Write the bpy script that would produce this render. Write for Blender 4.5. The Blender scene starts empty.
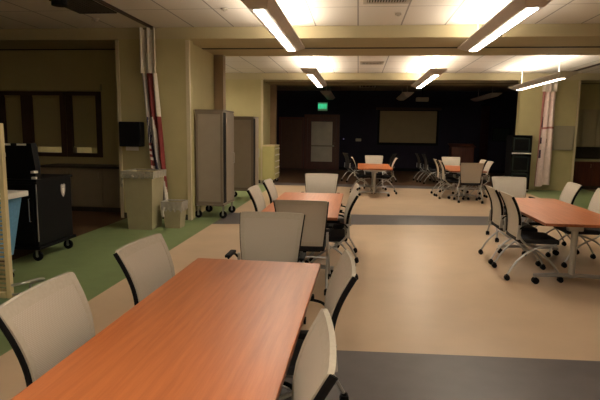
import bpy, bmesh, math, random
from mathutils import Vector, Matrix
random.seed(7)
scn = bpy.context.scene
col = scn.collection
PI = math.pi

# ------------------------------------------------------------------ materials
def mat(name, rgb, rough=0.6, metal=0.0, spec=0.4, noise=0.0, scale=8.0, bump=0.0, emit=None, es=0.0, alpha=1.0, trans=0.0):
    m = bpy.data.materials.new(name); m.use_nodes = True
    nt = m.node_tree; b = nt.nodes['Principled BSDF']
    c = (rgb[0], rgb[1], rgb[2], 1)
    b.inputs['Base Color'].default_value = c
    b.inputs['Roughness'].default_value = rough
    b.inputs['Metallic'].default_value = metal
    b.inputs['Specular IOR Level'].default_value = spec
    b.inputs['Alpha'].default_value = alpha
    b.inputs['Transmission Weight'].default_value = trans
    if emit:
        b.inputs['Emission Color'].default_value = (*emit, 1)
        b.inputs['Emission Strength'].default_value = es
    if noise or bump:
        tc = nt.nodes.new('ShaderNodeTexCoord'); n = nt.nodes.new('ShaderNodeTexNoise')
        n.inputs['Scale'].default_value = scale; n.inputs['Detail'].default_value = 4
        nt.links.new(tc.outputs['Object'], n.inputs['Vector'])
        if noise:
            r = nt.nodes.new('ShaderNodeValToRGB')
            r.color_ramp.elements[0].position = 0.3; r.color_ramp.elements[1].position = 0.7
            r.color_ramp.elements[0].color = tuple(x*(1-noise) for x in rgb)+(1,)
            r.color_ramp.elements[1].color = tuple(min(1, x*(1+noise)) for x in rgb)+(1,)
            nt.links.new(n.outputs['Fac'], r.inputs['Fac']); nt.links.new(r.outputs['Color'], b.inputs['Base Color'])
        if bump:
            bp = nt.nodes.new('ShaderNodeBump'); bp.inputs['Strength'].default_value = bump; bp.inputs['Distance'].default_value = 0.01
            nt.links.new(n.outputs['Fac'], bp.inputs['Height']); nt.links.new(bp.outputs['Normal'], b.inputs['Normal'])
    return m

def wood_mat(name, c1, c2, rough=0.35, axis='Y', spec=0.5):
    m = bpy.data.materials.new(name); m.use_nodes = True
    nt = m.node_tree; b = nt.nodes['Principled BSDF']
    tc = nt.nodes.new('ShaderNodeTexCoord'); mp = nt.nodes.new('ShaderNodeMapping')
    mp.inputs['Scale'].default_value = {'Y': (22, 1.1, 22), 'Z': (22, 22, 1.1), 'X': (1.1, 22, 22)}[axis]
    n = nt.nodes.new('ShaderNodeTexNoise'); n.inputs['Scale'].default_value = 1.6; n.inputs['Detail'].default_value = 6
    n2 = nt.nodes.new('ShaderNodeTexNoise'); n2.inputs['Scale'].default_value = 9; n2.inputs['Detail'].default_value = 3
    mx = nt.nodes.new('ShaderNodeMath'); mx.operation = 'MULTIPLY_ADD'; mx.inputs[1].default_value = 0.35
    r = nt.nodes.new('ShaderNodeValToRGB')
    r.color_ramp.elements[0].position = 0.45; r.color_ramp.elements[1].position = 0.85
    r.color_ramp.elements[0].color = (*c1, 1); r.color_ramp.elements[1].color = (*c2, 1)
    L = nt.links.new
    L(tc.outputs['Object'], mp.inputs['Vector']); L(mp.outputs['Vector'], n.inputs['Vector']); L(mp.outputs['Vector'], n2.inputs['Vector'])
    L(n2.outputs['Fac'], mx.inputs[0]); L(n.outputs['Fac'], mx.inputs[2]); L(mx.outputs[0], r.inputs['Fac'])
    L(r.outputs['Color'], b.inputs['Base Color'])
    b.inputs['Roughness'].default_value = rough; b.inputs['Specular IOR Level'].default_value = spec
    return m

def ceiling_mat(name, rgb, px, py, ox, oy, gap=0.012, dark=0.45):
    m = bpy.data.materials.new(name); m.use_nodes = True
    nt = m.node_tree; b = nt.nodes['Principled BSDF']; L = nt.links.new
    tc = nt.nodes.new('ShaderNodeTexCoord'); sp = nt.nodes.new('ShaderNodeSeparateXYZ'); L(tc.outputs['Object'], sp.inputs[0])
    outs = []
    for ax, per, off, g in (('X', px, ox, gap), ('Y', py, oy, gap*0.8)):
        a = nt.nodes.new('ShaderNodeMath'); a.operation = 'SUBTRACT'; a.inputs[1].default_value = off; L(sp.outputs[ax], a.inputs[0])
        w = nt.nodes.new('ShaderNodeMath'); w.operation = 'PINGPONG'; w.inputs[1].default_value = per/2; L(a.outputs[0], w.inputs[0])
        c = nt.nodes.new('ShaderNodeMath'); c.operation = 'LESS_THAN'; c.inputs[1].default_value = g; L(w.outputs[0], c.inputs[0])
        outs.append(c)
    mx = nt.nodes.new('ShaderNodeMath'); mx.operation = 'MAXIMUM'; L(outs[0].outputs[0], mx.inputs[0]); L(outs[1].outputs[0], mx.inputs[1])
    n = nt.nodes.new('ShaderNodeTexNoise'); n.inputs['Scale'].default_value = 60; L(tc.outputs['Object'], n.inputs['Vector'])
    r = nt.nodes.new('ShaderNodeValToRGB')
    r.color_ramp.elements[0].color = tuple(x*0.93 for x in rgb)+(1,); r.color_ramp.elements[1].color = (*rgb, 1); L(n.outputs['Fac'], r.inputs['Fac'])
    mix = nt.nodes.new('ShaderNodeMix'); mix.data_type = 'RGBA'
    L(mx.outputs[0], mix.inputs['Factor']); L(r.outputs['Color'], mix.inputs['A']); mix.inputs['B'].default_value = tuple(x*dark for x in rgb)+(1,)
    L(mix.outputs['Result'], b.inputs['Base Color']); b.inputs['Roughness'].default_value = 0.9
    return m

def weave_mat(name, c1, c2, scale=160, rough=0.8):
    m = bpy.data.materials.new(name); m.use_nodes = True
    nt = m.node_tree; b = nt.nodes['Principled BSDF']; L = nt.links.new
    tc = nt.nodes.new('ShaderNodeTexCoord'); sp = nt.nodes.new('ShaderNodeSeparateXYZ'); L(tc.outputs['Object'], sp.inputs[0])
    s = []
    for ax in ('Y', 'Z'):
        a = nt.nodes.new('ShaderNodeMath'); a.operation = 'MULTIPLY'; a.inputs[1].default_value = scale*2.4; L(sp.outputs[ax], a.inputs[0])
        q = nt.nodes.new('ShaderNodeMath'); q.operation = 'SINE'; L(a.outputs[0], q.inputs[0]); s.append(q)
    mu = nt.nodes.new('ShaderNodeMath'); mu.operation = 'MULTIPLY'; L(s[0].outputs[0], mu.inputs[0]); L(s[1].outputs[0], mu.inputs[1])
    ad = nt.nodes.new('ShaderNodeMath'); ad.operation = 'MULTIPLY_ADD'; ad.inputs[1].default_value = 0.5; ad.inputs[2].default_value = 0.5; L(mu.outputs[0], ad.inputs[0])
    mix = nt.nodes.new('ShaderNodeMix'); mix.data_type = 'RGBA'
    L(ad.outputs[0], mix.inputs['Factor']); mix.inputs['A'].default_value = (*c1, 1); mix.inputs['B'].default_value = (*c2, 1)
    L(mix.outputs['Result'], b.inputs['Base Color']); b.inputs['Roughness'].default_value = rough
    b.inputs['Specular IOR Level'].default_value = 0.2
    b.inputs['Alpha'].default_value = 0.85
    return m

def glow(name, rgb, s):
    return mat(name, (0.8, 0.8, 0.8), emit=rgb, es=s)

WARM = (1.0, 0.885, 0.72)
M = dict(
    wall=mat('olive_wall', (0.44, 0.385, 0.20), 0.8, noise=0.04, scale=3),
    trimpaint=mat('cream_trim', (0.54, 0.47, 0.31), 0.6),
    beam=mat('beam_paint', (0.45, 0.385, 0.235), 0.8, noise=0.03, scale=2),
    brownwall=mat('brown_panel_wall', (0.26, 0.18, 0.10), 0.7, noise=0.08, scale=3),
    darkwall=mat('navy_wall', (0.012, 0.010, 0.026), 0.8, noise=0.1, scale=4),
    ceil=ceiling_mat('ceiling_panel', (0.72, 0.665, 0.59), 0.71, 1.42, -0.05, 7.62),
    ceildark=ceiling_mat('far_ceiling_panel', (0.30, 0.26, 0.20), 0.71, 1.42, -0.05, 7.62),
    green=mat('green_floor', (0.195, 0.26, 0.115), 0.42, noise=0.06, scale=5),
    beige=mat('beige_floor', (0.57, 0.42, 0.285), 0.36, noise=0.05, scale=2.2),
    strip=mat('charcoal_floor', (0.115, 0.103, 0.105), 0.40, noise=0.08, scale=6),
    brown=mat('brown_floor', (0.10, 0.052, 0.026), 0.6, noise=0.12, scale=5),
    black=mat('black_plastic', (0.005, 0.005, 0.006), 0.6, spec=0.12, noise=0.1, scale=30),
    blackmatte=mat('black_fabric', (0.012, 0.012, 0.016), 0.85, noise=0.2, scale=80, bump=0.2),
    silver=mat('silver_metal', (0.46, 0.46, 0.46), 0.35, metal=0.8, noise=0.03, scale=20),
    chrome=mat('chrome', (0.7, 0.7, 0.7), 0.15, metal=1.0, noise=0.02, scale=20),
    housing=mat('lamp_housing_grey', (0.56, 0.51, 0.46), 0.5, metal=0.2, noise=0.03, scale=10),
    lens=glow('lamp_lens', WARM, 34), lensdim=glow('lamp_lens_dim', WARM, 12), lensnew=glow('lamp_lens_bright', WARM, 50), up=glow('lamp_uplight', WARM, 24),
    lensoff=mat('unlit_lens', (0.5, 0.48, 0.45), 0.4, noise=0.02, scale=9),
    weave=weave_mat('mesh_fabric', (0.46, 0.41, 0.34), (0.62, 0.56, 0.48), 230),
    weaveedge=mat('mesh_border', (0.43, 0.385, 0.315), 0.8, noise=0.05, scale=60),
    cherry=wood_mat('cherry_veneer', (0.385, 0.108, 0.033), (0.50, 0.158, 0.052), 0.36),
    cherryedge=wood_mat('cherry_edge', (0.24, 0.065, 0.024), (0.32, 0.10, 0.035), 0.4),
    redwood=wood_mat('dark_red_wood', (0.06, 0.015, 0.009), (0.10, 0.026, 0.013), 0.45, 'Z'),
    cartgrey=mat('taupe_cart_panel', (0.27, 0.225, 0.175), 0.5, noise=0.04, scale=6),
    cartdark=mat('taupe_cart_frame', (0.17, 0.135, 0.10), 0.5, noise=0.04, scale=6),
    yellowcab=mat('yellow_cabinet', (0.42, 0.38, 0.16), 0.5, noise=0.03, scale=6),
    bin=mat('beige_bin_plastic', (0.36, 0.32, 0.20), 0.5, noise=0.04, scale=8),
    liner=mat('clear_liner', (0.55, 0.53, 0.46), 0.3, noise=0.15, scale=20, bump=0.5, alpha=0.4),
    whiteliner=mat('white_liner', (0.40, 0.37, 0.32), 0.4, noise=0.1, scale=25, bump=0.6),
    white=mat('white_plastic', (0.72, 0.70, 0.66), 0.4, noise=0.02, scale=10),
    paper=mat('white_paper', (0.75, 0.72, 0.65), 0.8, noise=0.02, scale=30),
    blue=mat('blue_fabric', (0.12, 0.30, 0.50), 0.8, noise=0.1, scale=40),
    cream=mat('cream_metal', (0.62, 0.52, 0.30), 0.5, noise=0.03, scale=10),
    clothwhite=mat('white_cloth', (0.66, 0.60, 0.52), 0.85, noise=0.06, scale=20),
    clothgrey=mat('grey_cloth', (0.42, 0.38, 0.36), 0.85, noise=0.06, scale=20),
    clothred=mat('red_cloth', (0.20, 0.032, 0.028), 0.85, noise=0.1, scale=20),
    clothnavy=mat('navy_cloth', (0.018, 0.018, 0.05), 0.85, noise=0.1, scale=20),
    clothpink=mat('pink_cloth', (0.82, 0.66, 0.62), 0.85, noise=0.08, scale=12),
    cabdoor=mat('grey_cabinet_front', (0.22, 0.18, 0.12), 0.6, noise=0.05, scale=5),
    olddoor=mat('brown_door', (0.10, 0.05, 0.03), 0.6, noise=0.08, scale=5),
    counter=mat('dark_counter', (0.045, 0.038, 0.028), 0.4, noise=0.15, scale=20),
    framedark=mat('dark_window_frame', (0.045, 0.022, 0.014), 0.5, noise=0.1, scale=10),
    blind=mat('olive_blind', (0.34, 0.29, 0.15), 0.8, noise=0.04, scale=40),
    paleblind=mat('pale_blind', (0.36, 0.31, 0.20), 0.8, noise=0.04, scale=40),
    glass=mat('glass', (0.9, 0.9, 0.9), 0.03, trans=1.0, noise=0.01),
    frost=mat('frosted_glass', (0.60, 0.55, 0.45), 0.35, noise=0.08, scale=4),
    screen=mat('screen_cloth', (0.30, 0.245, 0.14), 0.8, noise=0.05, scale=3),
    board=mat('pale_board', (0.30, 0.27, 0.19), 0.5, noise=0.03, scale=4),
    alu=mat('aluminium_frame', (0.30, 0.27, 0.20), 0.4, metal=0.5, noise=0.03, scale=10),
    exit=glow('exit_green', (0.0, 0.20, 0.075), 0.22), exittext=glow('exit_letters', (0.02, 0.80, 0.34), 1.8),
    led=glow('blue_led', (0.06, 0.06, 1.0), 0.5),
    vent=mat('vent_metal', (0.46, 0.41, 0.33), 0.6, noise=0.03, scale=10), ventdark=mat('vent_dark', (0.05, 0.042, 0.03), 0.8, noise=0.1),
    teal=mat('dark_teal_panel', (0.014, 0.024, 0.021), 0.3, noise=0.1, scale=6),
    pinkred=mat('faded_red_cloth', (0.42, 0.17, 0.15), 0.85, noise=0.1, scale=20), pinkgrey=mat('mauve_cloth', (0.72, 0.56, 0.54), 0.85, noise=0.08, scale=20), pinknavy=mat('plum_cloth', (0.09, 0.05, 0.09), 0.85, noise=0.1, scale=20),
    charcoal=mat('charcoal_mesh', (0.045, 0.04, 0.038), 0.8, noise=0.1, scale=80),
    slat=mat('tan_slat', (0.42, 0.34, 0.18), 0.55, noise=0.05, scale=10),
    curtain=mat('dark_red_curtain', (0.045, 0.010, 0.012), 0.9, noise=0.15, scale=8),
)

# ------------------------------------------------------------------ mesh helpers
def spline(pts, n=6):
    P = [Vector(p) for p in pts]
    if len(P) < 3: return P
    P = [2*P[0]-P[1]] + P + [2*P[-1]-P[-2]]
    out = []
    for i in range(1, len(P)-2):
        a, b, c, d = P[i-1:i+3]
        for k in range(n):
            t = k/n
            out.append(0.5*((2*b)+(c-a)*t+(2*a-5*b+4*c-d)*t*t+(3*b-3*c+d-a)*t**3))
    out.append(P[-2]); return out

class MB:
    def __init__(s): s.bm = bmesh.new()
    def _xf(s, vs, rot, c):
        for v in vs: v.co = (rot @ v.co if rot else v.co) + Vector(c)
    def box(s, c, d, bev=0.0, rot=None, mi=0, seg=2):
        t = bmesh.new(); bmesh.ops.create_cube(t, size=1)
        for v in t.verts: v.co = Vector((v.co.x*d[0], v.co.y*d[1], v.co.z*d[2]))
        if bev: bmesh.ops.bevel(t, geom=t.edges[:], offset=bev, segments=seg, affect='EDGES', profile=0.7)
        s._xf(t.verts, rot, c); s._join(t, mi); return s
    def span(s, x0, x1, y0, y1, z0, z1, bev=0.0, mi=0):
        return s.box(((x0+x1)/2, (y0+y1)/2, (z0+z1)/2), (abs(x1-x0), abs(y1-y0), abs(z1-z0)), bev, mi=mi)
    def _join(s, t, mi=0):
        mp = {}
        for v in t.verts: mp[v] = s.bm.verts.new(v.co)
        for f in t.faces:
            try:
                g = s.bm.faces.new([mp[v] for v in f.verts]); g.material_index = mi
            except ValueError: pass
        t.free()
    def tube(s, pts, rx, ry=None, n=8, up=(0, 1, 0), mi=0, smooth=6):
        P = spline(pts, smooth) if smooth and len(pts) > 2 else [Vector(p) for p in pts]
        ry = rx if ry is None else ry; rings = []
        for i, p in enumerate(P):
            d = (P[min(i+1, len(P)-1)]-P[max(i-1, 0)]).normalized()
            u = Vector(up)
            if abs(d.dot(u)) > 0.95: u = Vector((1, 0, 0)) if abs(d.x) < 0.9 else Vector((0, 0, 1))
            a = (u - d*u.dot(d)).normalized(); b = d.cross(a)
            rings.append([s.bm.verts.new(p + a*math.cos(2*PI*k/n)*ry + b*math.sin(2*PI*k/n)*rx) for k in range(n)])
        for A, B in zip(rings, rings[1:]):
            for k in range(n):
                f = s.bm.faces.new((A[k], A[(k+1) % n], B[(k+1) % n], B[k])); f.material_index = mi
        s.bm.faces.new(rings[0][::-1]).material_index = mi; s.bm.faces.new(rings[-1]).material_index = mi
        return s
    def cyl(s, c, r, h, axis='Z', n=16, r2=None, mi=0):
        a = {'X': Vector((1, 0, 0)), 'Y': Vector((0, 1, 0)), 'Z': Vector((0, 0, 1))}[axis]; c = Vector(c); r2 = r if r2 is None else r2
        u = Vector((0, 0, 1)) if axis != 'Z' else Vector((1, 0, 0)); w = a.cross(u)
        A, B = [], []
        for k in range(n):
            q = 2*PI*k/n; e = u*math.cos(q)+w*math.sin(q)
            A.append(s.bm.verts.new(c-a*h/2+e*r)); B.append(s.bm.verts.new(c+a*h/2+e*r2))
        for k in range(n): s.bm.faces.new((A[k], A[(k+1) % n], B[(k+1) % n], B[k])).material_index = mi
        s.bm.faces.new(A[::-1]).material_index = mi; s.bm.faces.new(B).material_index = mi; return s
    def quad(s, pts, mi=0):
        s.bm.faces.new([s.bm.verts.new(p) for p in pts]).material_index = mi; return s
    def prism(s, poly, axis, a0, a1, mi=0):
        # poly: 2D points in the plane normal to axis
        def P(p, a): return {'Y': (p[0], a, p[1]), 'X': (a, p[0], p[1]), 'Z': (p[0], p[1], a)}[axis]
        A = [s.bm.verts.new(P(p, a0)) for p in poly]; B = [s.bm.verts.new(P(p, a1)) for p in poly]; n = len(poly)
        for k in range(n): s.bm.faces.new((A[k], A[(k+1) % n], B[(k+1) % n], B[k])).material_index = mi
        s.bm.faces.new(A[::-1]).material_index = mi; s.bm.faces.new(B).material_index = mi; return s
    def frustum(s, c, b, t, z0, z1, mi=0, open_top=False, wall=0.012):
        def ring(d, z): return [s.bm.verts.new((c[0]+sx*d[0]/2, c[1]+sy*d[1]/2, z)) for sx, sy in ((-1, -1), (1, -1), (1, 1), (-1, 1))]
        A, B = ring(b, z0), ring(t, z1)
        for k in range(4): s.bm.faces.new((A[k], A[(k+1) % 4], B[(k+1) % 4], B[k])).material_index = mi
        s.bm.faces.new(A[::-1]).material_index = mi
        if not open_top: s.bm.faces.new(B).material_index = mi
        else:
            Ci, Di = ring((t[0]-2*wall, t[1]-2*wall), z1), ring((b[0]-2*wall, b[1]-2*wall), z0+wall)
            for k in range(4):
                s.bm.faces.new((B[k], B[(k+1) % 4], Ci[(k+1) % 4], Ci[k])).material_index = mi
                s.bm.faces.new((Ci[k], Ci[(k+1) % 4], Di[(k+1) % 4], Di[k])).material_index = mi
            s.bm.faces.new(Di).material_index = mi
        return s
    def shell(s, front, back, mask, mi=0):
        # two point grids [row][col]; mask(row, col) -> material index or None
        R, Cn = len(front), len(front[0])
        VF = [[s.bm.verts.new(p) for p in r] for r in front]; VB = [[s.bm.verts.new(p) for p in r] for r in back]
        on = {(i, j): mask(i, j) for i in range(R-1) for j in range(Cn-1)}
        for (i, j), m_ in on.items():
            if m_ is None: continue
            q = [(i, j), (i, j+1), (i+1, j+1), (i+1, j)]
            s.bm.faces.new([VF[a][b] for a, b in q]).material_index = m_
            s.bm.faces.new([VB[a][b] for a, b in q][::-1]).material_index = m_
            for nb, (a, b) in (((i-1, j), (q[1], q[0])), ((i+1, j), (q[3], q[2])), ((i, j-1), (q[0], q[3])), ((i, j+1), (q[2], q[1]))):
                if on.get(nb) is None:
                    s.bm.faces.new((VF[a[0]][a[1]], VF[b[0]][b[1]], VB[b[0]][b[1]], VB[a[0]][a[1]])).material_index = m_
        for v in [v for v in s.bm.verts if not v.link_faces]: s.bm.verts.remove(v)
        return s
    def build(s, name, mats, parent=None, smooth=False, loc=None):
        bmesh.ops.recalc_face_normals(s.bm, faces=s.bm.faces[:])
        me = bpy.data.meshes.new(name); s.bm.to_mesh(me); s.bm.free()
        for m_ in (mats if isinstance(mats, (list, tuple)) else [mats]): me.materials.append(m_)
        if smooth:
            me.polygons.foreach_set('use_smooth', [True]*len(me.polygons))
            me.set_sharp_from_angle(angle=math.radians(40))
        o = bpy.data.objects.new(name, me); col.objects.link(o)
        if parent: o.parent = parent
        if loc: o.location = loc
        return o

def tag(o, label, cat, group=None):
    o['label'] = label; o['category'] = cat
    if group: o['group'] = group
    return o
def thing(name, label, cat, loc=(0, 0, 0), rz=0.0, group=None):
    o = bpy.data.objects.new(name, None); col.objects.link(o); o.empty_display_size = 0.1
    o.location = loc; o.rotation_euler = (0, 0, rz); return tag(o, label, cat, group)
def struct(o):
    o['kind'] = 'structure'; return o
def empty_struct(name):
    o = bpy.data.objects.new(name, None); col.objects.link(o); o['kind'] = 'structure'; return o
def copy_tree(o, parent=None):
    c = o.copy(); col.objects.link(c)
    if parent: c.parent = parent
    for ch in list(o.children): copy_tree(ch, c)
    return c
RZ = lambda a: Matrix.Rotation(a, 3, 'Z')
RX = lambda a: Matrix.Rotation(a, 3, 'X')
RY = lambda a: Matrix.Rotation(a, 3, 'Y')

# ------------------------------------------------------------------ camera
H = 1.62
Rv = Vector((0.9935880891, 0.1122761556, 0.0132956391)); Uv = Vector((-0.0279571013, 0.1300395530, 0.9911145822)); Fv = Vector((-0.1095495761, 0.9851313514, -0.1323446669))
cd = bpy.data.cameras.new('camera'); cam = bpy.data.objects.new('camera', cd); col.objects.link(cam)
cd.sensor_width = 36; cd.lens = 36*510/600; cd.clip_start = 0.05; cd.clip_end = 100
mw = Matrix((Rv, Uv, -Fv)).transposed().to_4x4(); mw.translation = Vector((0, 0, H)); cam.matrix_world = mw
scn.camera = cam

# ------------------------------------------------------------------ setting
CZ, SZ = 3.40, 3.20                       # ceiling, beam soffit
XL, XR, YB, YF = -8.6, 9.6, -3.2, 22.4
GL, GR = -2.5, 4.75                       # edges of the beige carpet
sA = lambda x: 3.66+0.045*x               # front charcoal band, far edge
nB = lambda x: 8.98+0.16*x                # middle band
fB = lambda x: 10.12+0.10*x
f = MB()
def bandx(x0, x1, ys, ms):
    for (a, b), m_ in zip(zip(ys, ys[1:]), ms):
        f.quad([(x0, a(x0), 0), (x1, a(x1), 0), (x1, b(x1), 0), (x0, b(x0), 0)], m_)
K = lambda c: (lambda x: c)
g = K(15.35); hdark = K(16.15)
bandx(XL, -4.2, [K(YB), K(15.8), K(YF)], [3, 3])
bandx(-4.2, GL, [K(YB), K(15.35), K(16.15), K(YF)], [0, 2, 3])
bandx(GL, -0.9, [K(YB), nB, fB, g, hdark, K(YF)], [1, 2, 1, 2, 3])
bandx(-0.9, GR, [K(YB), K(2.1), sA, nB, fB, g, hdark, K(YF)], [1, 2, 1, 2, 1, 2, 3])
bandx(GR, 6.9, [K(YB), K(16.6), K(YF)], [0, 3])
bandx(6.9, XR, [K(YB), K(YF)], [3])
struct(f.build('floor', [M['green'], M['beige'], M['strip'], M['brown']]))

c = MB()
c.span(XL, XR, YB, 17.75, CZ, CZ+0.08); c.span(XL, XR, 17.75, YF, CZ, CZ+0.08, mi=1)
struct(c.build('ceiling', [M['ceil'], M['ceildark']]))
def ybeam(name, y0, y1, slot):
    b = MB(); b.span(XL, XR, y0, slot-0.05, SZ, CZ-0.002); b.span(XL, XR, slot+0.05, y1, SZ, CZ-0.002)
    b.span(XL, XR, slot-0.05, slot+0.05, SZ-0.006, CZ-0.002, mi=1)
    return struct(b.build(name, [M['beam'], M['black']]))
ybeam('trim_1', 8.9, 10.95, 9.95)
ybeam('trim_2', 15.8, 17.75, 16.8)
ybeam('trim_8', 2.0, 4.05, 3.02)
w = MB(); w.span(XL-0.1, XL, YB, YF, 0, CZ); struct(w.build('wall_left', M['wall']))
w = MB(); w.span(XR, XR+0.1, YB, YF, 0, CZ); struct(w.build('wall_right', M['wall']))
w = MB(); w.span(XL, XR, YB-0.1, YB, 0, CZ); struct(w.build('wall_near', M['wall']))
w = MB(); w.span(XL, XR, YF, YF+0.1, 0, CZ); struct(w.build('wall_far', M['darkwall']))

def wing(side, y0, x0, x1, inner, deep=True):
    """thick wall return under a beam; inner = +1 when the room lies towards +x"""
    y1 = y0+2.05; b = MB()
    xi = x1 if inner > 0 else x0
    b.span(x0, x1, y0, y0+0.24, 0, SZ)
    struct(b.build('wall_'+side, M['wall']))
    if not deep: return
    s_ = MB(); s_.span(x0, xi-0.08 if inner > 0 else x1, y0+0.24, y1-0.2, 0, SZ) if inner > 0 else s_.span(x0+0.08, x1, y0+0.24, y1-0.2, 0, SZ)
    struct(s_.build('wall_'+side+'_return', M['wall']))
    t = MB()
    t.span(xi-0.055, xi+0.012, y0-0.02, y0+0.05, 0, SZ-0.02) if inner > 0 else t.span(xi-0.012, xi+0.055, y0-0.02, y0+0.05, 0, SZ-0.02)
    struct(t.build('trim_3', M['trimpaint']))
    j = MB()
    j.span(xi-0.16, xi+0.12, y1-0.2, y1, 0, SZ-0.002) if inner > 0 else j.span(xi-0.12, xi+0.16, y1-0.2, y1, 0, SZ-0.002)
    struct(j.build('trim_4', M['brownwall']))
    k = MB(); k.span(x0+0.002, x1-0.06, y0-0.012, y0, 0, 0.10) if inner > 0 else k.span(x0+0.06, x1-0.002, y0-0.012, y0, 0, 0.10)
    struct(k.build('baseboard_'+side, M['counter']))
wing('left', 8.9, -4.27, -2.98, 1)
wing('left', 15.8, -4.36, -2.96, 1)
wing('right', 15.8, 4.68, 6.30, -1, False)
wing('right', 8.9, 5.6, 7.2, -1)
for y0, xa, xb in ((8.9, -4.315, -4.255), (15.8, 6.27, 6.33)):      # outer corner trims of the wings
    t = MB(); t.span(xa, xb, y0-0.02, y0+0.06, 0, SZ-0.02); struct(t.build('trim_5', M['trimpaint']))
w = MB(); w.span(XL, -4.37, 15.8, 15.9, 0, SZ); struct(w.build('wall_left_bay', M['wall']))
# dark end room
w = MB(); w.span(-4.0, -3.9, 17.86, YF, 0, CZ); struct(w.build('wall_far_left', M['darkwall']))
w = MB(); w.span(7.0, 7.1, 17.86, YF, 0, CZ); struct(w.build('wall_far_right', M['darkwall']))
b = MB(); b.span(-3.9, 7.0, YF-0.02, YF, 0, 0.12); struct(b.build('baseboard_far', M['black']))
# recesses behind the wings: left kitchen recess and right counter recess
def holed(name, x0, x1, y, z0, z1, holes, m_):
    b = MB(); xs = x0
    for a, c_, d, e in holes:
        b.span(xs, a, y, y+0.12, z0, z1); b.span(a, c_, y, y+0.12, z0, d); b.span(a, c_, y, y+0.12, e, z1); xs = c_
    b.span(xs, x1, y, y+0.12, z0, z1); return struct(b.build(name, m_))
LW = [(-7.42, -6.98, 1.10, 2.32), (-6.80, -6.12, 1.10, 2.32), (-5.92, -5.34, 1.10, 2.32)]
holed('wall_left_recess', XL, -4.27, 10.1, 0, SZ, LW, M['wall'])
holed('wall_right_recess', 6.30, XR, 17.1, 0, SZ, [], M['wall'])
def window(n, x0, x1, z0, z1, y, blindgap, bm_):
    fr = MB()
    for a, b_ in ((x0-0.09, x0+0.02), (x1-0.02, x1+0.09)): fr.span(a, b_, y-0.03, y+0.14, z0-0.06, z1+0.06)
    for a, b_ in ((z0-0.06, z0+0.02), (z1-0.02, z1+0.06)): fr.span(x0-0.09, x1+0.09, y-0.031, y+0.14, a, b_)
    o = struct(fr.build('window_%d' % n, M['framedark']))
    gl = MB(); gl.span(x0, x1, y+0.09, y+0.096, z0, z1); gl.build('window_pane', M['glass'], o)
    bl = MB(); bl.span(x0+0.02, x1-0.02, y+0.05, y+0.056, z0+blindgap, z1-0.03)
    bl.cyl(((x0+x1)/2, y+0.05, z1-0.04), 0.025, x1-x0-0.05, 'X', 10); bl.span(x0+0.02, x1-0.02, y+0.043, y+0.061, z0+blindgap-0.02, z0+blindgap+0.004)
    bl.build('roller_blind', bm_, o)
    return o
for i, (a, b_, d, e) in enumerate(LW): window(i+1, a, b_, d, e, 10.1, 0.16 if i else 0.05, M['blind'])
bs = MB(); bs.span(6.30, XR, 17.085, 17.099, 0.90, 1.28); struct(bs.build('trim_9', M['counter']))
for i, lab in enumerate(('pale wall cupboard in the right recess nearest the whiteboard wall', 'pale wall cupboard in the right recess, second from the whiteboard wall', 'pale wall cupboard in the right recess, farthest right')):
    t = thing('wall_cupboard', lab, 'cupboard', (6.86+i*0.82, 16.74, 1.28), 0, 'pale wall cupboards in the right recess')
    b = MB(); b.span(-0.405, 0.405, 0, 0.355, 0, 1.14, 0.004); b.build('body', M['paleblind'], t)
    for sx in (-1, 1):
        b = MB(); b.span(sx*0.2-0.195, sx*0.2+0.195, -0.02, -0.001, 0.01, 1.13, 0.004); dd = b.build('door', M['paleblind'], t)
        b = MB(); b.box((sx*0.04, -0.03, 0.14), (0.012, 0.02, 0.10), 0.003); b.build('handle', M['alu'], dd)
hd = MB(); hd.span(-7.55, -5.22, 10.02, 10.1, 2.40, 2.52); struct(hd.build('trim_6', M['wall']))
# dark ceiling tracks running from the beams towards the camera
for x, y0, y1 in ((-3.62, -3.0, 8.88), (5.9, 10.97, 15.78)):
    t = MB(); t.span(x-0.03, x+0.03, y0, y1, CZ-0.03, CZ-0.001); struct(t.build('trim_7', M['framedark']))

# ------------------------------------------------------------------ counters in the recesses
def base_units(x0, y0, n, wd, depth, group, labels, m_, z=0.86):
    for i in range(n):
        t = thing('base_cabinet', labels[i], 'cabinet', (x0+i*wd+wd/2, y0, 0), 0, group)
        b = MB(); b.span(-wd/2+0.002, wd/2-0.002, 0.0, depth, 0.10, z); b.span(-wd/2+0.002, wd/2-0.002, 0.06, depth, 0, 0.10, mi=1)
        b.build('body', [m_, M['counter']], t)
        d = MB(); d.span(-wd/2+0.015, wd/2-0.015, -0.02, 0, 0.12, z-0.02, 0.004); dd = d.build('door', m_, t)
        h = MB(); h.tube([(wd/2-0.07, -0.022, z-0.18), (wd/2-0.07, -0.05, z-0.18), (wd/2-0.07, -0.05, z-0.08), (wd/2-0.07, -0.022, z-0.08)], 0.006, smooth=0); h.build('handle', M['alu'], dd)
base_units(-6.2, 9.42, 3, 0.64, 0.66, 'grey base cabinets under the dim recess window',
           ['grey base cabinet in left recess, farthest left, behind black cart', 'grey base cabinet in left recess, middle, beside black cart', 'grey base cabinet in left recess, nearest the wall with the towel dispenser'], M['cabdoor'])
o = MB(); o.span(-6.24, -4.28, 9.38, 10.08, 0.862, 0.90, 0.006); tag(o.build('countertop', M['counter']), 'dark worktop under the blinds in the left recess', 'countertop')
base_units(6.5, 16.42, 2, 0.62, 0.66, 'brown base cabinets in the right recess',
           ['dark brown base cabinet in right recess nearest the whiteboard wall', 'dark brown base cabinet in right recess at photo edge'], M['redwood'], 0.84)
o = MB(); o.span(6.42, 8.6, 16.38, 17.08, 0.842, 0.89, 0.006); tag(o.build('countertop', M['bin']), 'pale worktop in the right recess beyond the right table', 'countertop')

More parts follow.
